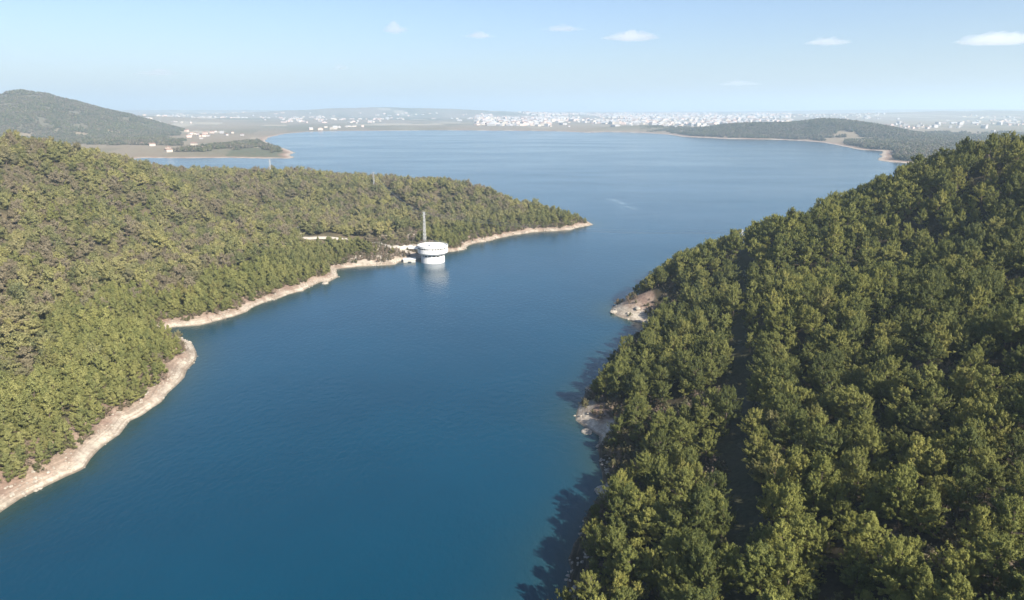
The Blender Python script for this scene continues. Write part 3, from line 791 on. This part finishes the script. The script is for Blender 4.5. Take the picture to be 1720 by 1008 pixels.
MB().box(-1.2, 1.2, -2.56, -2.46, .6, 3.0).build('opening', M_shadow, gh)

# ---------------------------------------------------------------- retaining walls on the cut slope
def wall_strip(name, px0, px1, z0, h, label):
    P = [np.array(G(p, q, z0)) for p, q in (px0, px1)]; mb = MB(); n_ = 14; b0 = []
    v = []; f = []
    for i in range(n_+1):
        p = P[0]+(P[1]-P[0])*i/n_; g = float(ground_z(p[0], p[1])[0]); hh = h*(1+.12*math.sin(i*1.7))
        v += [(p[0], p[1], g-1.5), (p[0], p[1]+.6, g-1.5), (p[0], p[1]+.6, g+hh), (p[0], p[1], g+hh)]
    for i in range(n_):
        a = 4*i; b = a+4
        f += [(a, b, b+3, a+3), (a+3, b+3, b+2, a+2), (a+2, b+2, b+1, a+1), (a+1, b+1, b, a)]
    f += [(0, 3, 2, 1), (4*n_, 4*n_+1, 4*n_+2, 4*n_+3)]
    mb.add(v, f); o = mb.build(name, M_conc); tag(o, label, 'wall')
wall_strip('retaining_wall', (655, 409), (694, 404), 9, 2.6, 'low pale retaining wall above the scree behind the white tower')

# ---------------------------------------------------------------- track
def ribbon(name, P, w, m, seed):
    P = [np.array(p) for p in P]; Q = []
    for i in range(len(P)-1):
        k = max(2, int(np.hypot(*(P[i+1]-P[i]))/2.5))
        for j in range(k): Q.append(P[i]+(P[i+1]-P[i])*j/k)
    Q.append(P[-1]); Q = np.array(Q)
    for _ in range(6): Q[1:-1] = (Q[:-2]+Q[2:]+2*Q[1:-1])/4
    T = np.gradient(Q, axis=0); T /= np.linalg.norm(T, axis=1, keepdims=True); Nn = np.stack([-T[:, 1], T[:, 0]], 1)
    zz = np.max([ground_z(*(Q+Nn*w*.5*s_).T) for s_ in (-1, -.5, 0, .5, 1)], axis=0)+.12
    for _ in range(3): zz[1:-1] = np.maximum(zz[1:-1], (zz[:-2]+zz[2:])/2)
    cols = [-.5-.35, -.5, 0, .5, .5+.35]; V = []
    for cc in cols:
        p = Q+Nn*(w*cc); V.append(np.stack([p[:, 0], p[:, 1], zz-(1.2 if abs(cc) > .6 else 0)], 1))
    V = np.stack(V, 1); n_ = len(Q); id_ = np.arange(n_*5).reshape(n_, 5)
    F_ = np.stack([id_[:-1, :-1], id_[1:, :-1], id_[1:, 1:], id_[:-1, 1:]], -1).reshape(-1, 4)[:, ::-1]
    o = link(name, mesh_np(name, V.reshape(-1, 3), F_, True), [m]); tag(o, kind='structure'); return o
ribbon('track', track, 4.2, M_road, 1); ribbon('track', track2, 2.6, M_road, 2)

# ---------------------------------------------------------------- pylons and cables
def pylon(pos, rz, h, label):
    r = empty('pylon', pos, rz); tag(r, label, 'pylon', 'pylons carrying the cables over the lake')
    w0, w1 = .85, .45
    def cor(t, k):
        w = w0+(w1-w0)*t; sx, sy = ((-1, -1), (1, -1), (1, 1), (-1, 1))[k]; return (sx*w, sy*w, -1+(h+1)*t)
    for k in range(4):
        MB().tube([cor(0, k), cor(1, k)], [.17, .11], 5).build('leg', M_galv, r)
    nb = 9; mb = MB()
    for b in range(nb):
        for k in range(4):
            k2 = (k+1) % 4; a_, b_ = b/nb, (b+1)/nb
            mb.tube([cor(a_, k), cor(b_, k2)], .07, 4); mb.tube([cor(a_, k2), cor(b_, k)], .07, 4); mb.tube([cor(b_, k), cor(b_, k2)], .07, 4)
    mb.build('bracing', M_galv, r)
    for zz, L in ((h-.4, 2.2), (h-2.4, 3.0)):
        MB().tube([(0, -L, zz), (0, 0, zz+.35), (0, L, zz)], [.08, .18, .08], 5).build('crossarm', M_galv, r)
        for s_ in (-1, 1):
            mb = MB()
            for q in range(5): mb.lathe([(.05, zz-.2-.18*q), (.16, zz-.26-.18*q), (.05, zz-.32-.18*q)], 8, 0, s_*L*.95)
            mb.build('insulator', M_shadow, r)
    return r
pp = []
for (px_, py_, Y_, h_, top_) in [(452.5, 283, 880, 19, 268), (627, 300, 800, 19, 289), (712, 391, 545, 20, 356), (1247, 396, 436, 16, 386)]:
    xw, yw, zt = atY(px_, top_, Y_); zg = float(ground_z(xw, yw)[0]); pp.append((xw, yw, zg, max(12, zt-zg)))
labs = ['grey lattice pylon standing on the skyline of the left wooded ridge', 'grey lattice pylon at the top of the cut strip on the left peninsula',
        'grey lattice pylon just behind the round white tower', 'grey lattice pylon half hidden in the clearing on the right ridge']
for i, (a, b, c_, h_) in enumerate(pp):
    print('pylon', a, b, c_, h_)
    j = min(i, 2); dirv = (pp[j+1][0]-pp[j][0], pp[j+1][1]-pp[j][1]); pylon((a, b, c_), math.atan2(dirv[1], dirv[0]), h_, labs[i])
for i in range(3):
    (ax_, ay_, az_, ah), (bx_, by_, bz_, bh) = pp[i], pp[i+1]
    dl = math.hypot(bx_-ax_, by_-ay_); nx, ny = -(by_-ay_)/dl, (bx_-ax_)/dl
    for off, dz in ((-2.1, -1.6), (2.1, -1.6), (0, 0)):
        P = []
        for k in range(33):
            t = k/32; sag = 4*t*(1-t)*dl*.022
            P.append((ax_+(bx_-ax_)*t+nx*off, ay_+(by_-ay_)*t+ny*off, az_+ah+dz+(bz_+bh-az_-ah)*t-sag))
        o = MB().tube(P, .05, 5).build('cable', M_wire)
        tag(o, '%s cable strung %s' % (('nearer', 'farther', 'topmost')[(off == -2.1)*0+(off == 2.1)*1+(off == 0)*2],
            ('along the left wooded ridge between two pylons', 'down the cut strip to the pylon behind the tower', 'high across the lake towards the right ridge')[i]), 'cable', 'cables strung between the pylons')

# ---------------------------------------------------------------- loose rocks on the banks
import bmesh
def rock(px_, py_, s_, label, seed):
    bm = bmesh.new(); bmesh.ops.create_icosphere(bm, subdivisions=3, radius=1)
    for v in bm.verts:
        c3 = v.co.copy(); k = .75+.5*float(fbm(np.array([c3.x*1.3+seed]), np.array([c3.y*1.3+c3.z*1.7]), seed)[0])
        v.co = Vector((c3.x*s_*1.25, c3.y*s_, c3.z*s_*.62))*k
    me = bpy.data.meshes.new('boulder'); bm.to_mesh(me); bm.free()
    o = link('boulder', me, [M_rock]); xg, yg = G(px_, py_, .8); zg = float(ground_z(xg, yg)[0]); o.location = (xg, yg, max(zg, -.2)); o.rotation_euler.z = seed
    tag(o, label, 'boulder')
rock(1012, 820, 2.2, 'pale boulder at the water edge below the right slope in deep shade', 1)
rock(985, 722, 1.8, 'pale flat boulder at the foot of the lower bare rock point', 2)
rock(1032, 524, 1.7, 'reddish boulder on the upper bare rock point', 3)
rock(546, 474, 1.8, 'white boulder on the small spit of the left bank', 4)
rock(1070, 530, 1.5, 'boulder against the trees of the upper bare rock point', 5)
def rock_on(px_, py_, Y_, s_, label, seed):
    rock(px_, py_, s_, label, seed); o = bpy.context.scene.collection.objects[-1]
    xw, yw, zz = atY(px_, py_, Y_); o.location = (xw, yw, float(ground_z(xw, yw)[0])+2.5)

# ---------------------------------------------------------------- houses and the town beyond the lake
M_walls = [plain('house_wall_cream', (.50, .44, .36), .9, .08, .3), plain('house_wall_white', (.42, .40, .38), .9, .05, .3), plain('house_wall_pink', (.58, .44, .37), .9, .08, .3)]
M_roofs = [plain('red_tile_roof', (.27, .17, .13), .9, .2, .4), plain('grey_roof', (.30, .29, .28), .9, .1, .4), plain('white_roof', (.42, .41, .40), .8, .05, .4)]
def house_mb(w, l, h, gable):
    a = MB(); a.box(-w/2, w/2, -l/2, l/2, -3, h); b = MB()
    if gable:
        e = .6; rh = w*.22
        b.add([(-w/2-e,-l/2-e,h-.2),(w/2+e,-l/2-e,h-.2),(w/2+e,l/2+e,h-.2),(-w/2-e,l/2+e,h-.2),(0,-l/2-e,h+rh),(0,l/2+e,h+rh)],
              [(0,1,4),(2,3,5),(1,2,5,4),(3,0,4,5),(0,3,2,1)])
    else:
        b.box(-w/2-.3, w/2+.3, -l/2-.3, l/2+.3, h, h+.8)
    return a, b
def wins(w, l, h):
    m = MB(); n_ = max(2, int(w/4))
    for s_ in (-1, 1):
        for fl in range(max(1, int(h/3))):
            for k in range(n_):
                cx_ = -w/2+w*(k+.5)/n_; m.box(cx_-.6, cx_+.6, s_*(l/2)-.05, s_*(l/2)+.05, fl*3+1, fl*3+2.3)
    return m
KINDS = []
rr_ = random.Random(5)
for k, (w, l, h, g, wm, rm) in enumerate([(11, 15, 6, True, 0, 0), (13, 13, 9, False, 1, 2), (10, 12, 6, True, 1, 0), (18, 26, 15, False, 1, 1), (14, 30, 18, False, 0, 2), (28, 60, 9, False, 1, 2), (12, 16, 8, True, 2, 0)]):
    a, b = house_mb(w, l, h, g)
    ms = []
    for m_, mt, nm in ((a, M_walls[wm], 'wall'), (b, M_roofs[rm], 'roof'), (wins(w, l, h), M_shadow, 'windows')):
        me = bpy.data.meshes.new(nm); me.from_pydata(m_.v, [], m_.f); me.materials.append(mt); ms.append((nm, me))
    KINDS.append(ms)
HG = np.random.default_rng(91)
spots = []
def town(n_, px0, px1, Y0, Y1, kinds, grp, dmin=60, clus=True):
    c_ = 0; tries = 0
    while c_ < n_ and tries < n_*60:
        tries += 1
        px_ = HG.uniform(px0, px1); Yy = HG.uniform(Y0, Y1); xx = (px_-PW/2)/FPX*Yy*CP
        if clus and fbm(np.array([xx/350]), np.array([Yy/500]), 81)[0] < .5: continue
        if lake_dist(np.array([xx]), np.array([Yy]))[0] < dmin: continue
        spots.append((xx, Yy, float(ground_z(xx, Yy)[0]), HG.uniform(0, 3.14), int(HG.choice(kinds)), grp)); c_ += 1
town(10, 190, 345, 1640, 2100, [0, 2, 0], 'village houses on the spit beyond the left ridge', 25, False)
town(18, 300, 520, 2500, 3700, [0, 1, 2, 6], 'houses on the plain left of the lake')
town(56, 1500, 1720, 2600, 5000, [0, 1, 2, 3, 6], 'houses of the town behind the right slope')
town(174, 840, 1260, 4100, 6500, [1, 3, 4, 5, 0, 2], 'buildings of the white town across the lake')
if True:
    by_g = {}
    for s_ in spots: by_g.setdefault(s_[5], []).append(s_)
    place_words = {'village houses on the spit beyond the left ridge': 'in the spit village', 'houses on the plain left of the lake': 'left of the lake',
        'houses of the town behind the right slope': 'behind the right slope', 'buildings of the white town across the lake': 'of the town across the lake'}
    words = ['small red roofed house', 'white flat roofed house', 'small white house with red roof', 'white block of flats', 'cream tower block', 'long white warehouse', 'pinkish house with red roof']
    for g_, L3 in by_g.items():
        cnt = {}
        for s_ in sorted(L3, key=lambda q: q[0]/q[1]):
            kk = s_[4]; cnt[kk] = cnt.get(kk, 0)+1
            r = empty('house' if kk in (0, 1, 2, 6) else 'building', (s_[0], s_[1], s_[2]), s_[3])
            for nm, me in KINDS[kk]:
                if nm == 'windows' and s_[1] > 2600: continue
                q = bpy.data.objects.new(nm, me); col.objects.link(q); q.parent = r
            tag(r, '%s %s, %s such from left' % (words[kk], place_words[g_], ordinal(cnt[kk]-1)), 'house' if kk in (0, 1, 2, 6) else 'building', g_)
def town_mass(name, n_, px0, px1, Y0, Y1, seed, label, thr=.5, s0=10, s1=34, hmax=18):
    rg_ = np.random.default_rng(seed); N_ = n_*4
    px_ = rg_.uniform(px0, px1, N_); Yy = rg_.uniform(Y0, Y1, N_); xx = (px_-PW/2)/FPX*Yy*CP
    k = (fbm(xx/420, Yy/700, 82) > thr) & (lake_dist(xx, Yy) > 90); k &= far_height(xx, Yy) < 60; xx, Yy = xx[k][:n_], Yy[k][:n_]; zz = ground_z(xx, Yy)
    V = []; F_ = []; mi = []
    for i in range(len(xx)):
        w, l, h = rg_.uniform(s0, s1)*.5, rg_.uniform(s0, s1*1.6)*.5, rg_.uniform(4, hmax); a = rg_.uniform(0, 3.14); ca, sa = math.cos(a), math.sin(a); b0 = len(V)
        for z_ in (-4, h):
            for u, v in ((-w, -l), (w, -l), (w, l), (-w, l)): V.append((xx[i]+u*ca-v*sa, Yy[i]+u*sa+v*ca, zz[i]+z_))
        V += [(xx[i]+0*ca-(-l)*sa, Yy[i]+0*sa+(-l)*ca, zz[i]+h+w*.4), (xx[i]-l*sa, Yy[i]+l*ca, zz[i]+h+w*.4)]
        F_ += [(b0+q, b0+(q+1) % 4, b0+4+(q+1) % 4, b0+4+q) for q in range(4)]; wm = int(rg_.integers(0, 3)); mi += [wm]*4
        F_ += [(b0+4, b0+5, b0+8), (b0+6, b0+7, b0+9), (b0+5, b0+6, b0+9, b0+8), (b0+7, b0+4, b0+8, b0+9)]; rm = 3+int(rg_.choice([0, 1, 2, 2])); mi += [wm, wm, rm, rm]
    me = bpy.data.meshes.new(name); me.from_pydata(V, [], F_)
    for m_ in M_walls+M_roofs: me.materials.append(m_)
    me.polygons.foreach_set('material_index', np.array(mi, np.int32)); me.update()
    o = bpy.data.objects.new(name, me); col.objects.link(o); tag(o, label, 'town', kind='stuff')
town_mass('town', 3200, 800, 1330, 4300, 12000, 92, 'pale town spread over the plain beyond the lake', .44)
town_mass('scattered_houses', 1200, -60, 1800, 3400, 12000, 93, 'scattered villages on the plain around the lake', .56, 9, 26, 10)

# ---------------------------------------------------------------- clouds
mC = bpy.data.materials.new('cloud'); mC.use_nodes = True; nt = mC.node_tree; nt.nodes.clear()
oo = nt.nodes.new('ShaderNodeOutputMaterial'); pv = nt.nodes.new('ShaderNodeVolumePrincipled')
pv.inputs['Color'].default_value = (1, 1, 1, 1); pv.inputs['Density'].default_value = .0012; pv.inputs['Anisotropy'].default_value = .3
nt.links.new(pv.outputs[0], oo.inputs['Volume'])
mC2 = mC.copy(); mC2.name = 'thin_cloud'
for q in mC2.node_tree.nodes:
    if q.type == 'PRINCIPLED_VOLUME': q.inputs['Density'].default_value = .0009
def cloud(px_, py_, w, h, m, label, seed):
    Yc = 24000.0; xw, yw, zw = atY(px_, py_, Yc); k = Yc/FPX*CP
    bm = bmesh.new(); bmesh.ops.create_icosphere(bm, subdivisions=5, radius=1)
    rs = random.Random(seed); blobs = [(rs.uniform(-.8, .8), rs.uniform(-.5, .5), rs.uniform(.35, .75)) for _ in range(9)]
    for v in bm.verts:
        c3 = v.co.copy()
        n1 = float(fbm(np.array([c3.x*2.2+seed]), np.array([c3.z*2.2+c3.y*2.6]), seed)[0]); n2 = float(fbm(np.array([c3.x*7+seed]), np.array([c3.z*7+c3.y*5]), seed+3)[0])
        f_ = .1+1.3*n1+.6*n2
        top = 1.0 if c3.z > 0 else .35
        v.co = Vector((c3.x*w*k*.5*f_, c3.y*w*k*.4*f_, c3.z*h*k*.62*f_*top*(1.15-.6*abs(c3.x))))
    me = bpy.data.meshes.new('cloud'); bm.to_mesh(me); bm.free()
    for p_ in me.polygons: p_.use_smooth = True
    o = link('cloud', me, [m]); o.location = (xw, yw, zw-h*k*.2); tag(o, label, 'cloud', 'clouds above the horizon')
cloud(662, 48, 38, 17, mC, 'small puffy white cloud left of the middle, the highest of the row', 1)
cloud(805, 59, 44, 11, mC, 'small flat white cloud near the middle, second of the row', 2)
cloud(1060, 61, 80, 16, mC, 'long flat white cloud right of the middle', 3)
cloud(1392, 70, 60, 12, mC, 'thin flat white cloud above the right end of the lake', 4)
cloud(1672, 66, 112, 20, mC, 'largest white cloud at the right edge of the sky', 5)
cloud(945, 48, 55, 9, mC2, 'faint wisp of cloud between the two middle clouds', 6)
cloud(265, 122, 60, 12, mC2, 'faint low cloud above the left hills', 7)
cloud(572, 113, 26, 9, mC2, 'faint tiny cloud low in the sky left of the middle', 8)
cloud(1240, 140, 60, 9, mC2, 'faint low wisp of cloud above the white town', 9)

# ---------------------------------------------------------------- haze
def haze():
    mb = MB(); mb.box(-60000, 60000, -3000, 60000, -12, 420)
    m = bpy.data.materials.new('haze'); m.use_nodes = True; nt = m.node_tree; nt.nodes.clear()
    out = nt.nodes.new('ShaderNodeOutputMaterial'); pv = nt.nodes.new('ShaderNodeVolumePrincipled')
    pv.inputs['Color'].default_value = (.68, .86, 1, 1); pv.inputs['Density'].default_value = 1.3e-4
    pv.inputs['Anisotropy'].default_value = .2
    nt.links.new(pv.outputs[0], out.inputs['Volume'])
    o = mb.build('haze', m); tag(o, 'thin pale blue haze over the lake and plain', 'haze', kind='stuff')
haze()
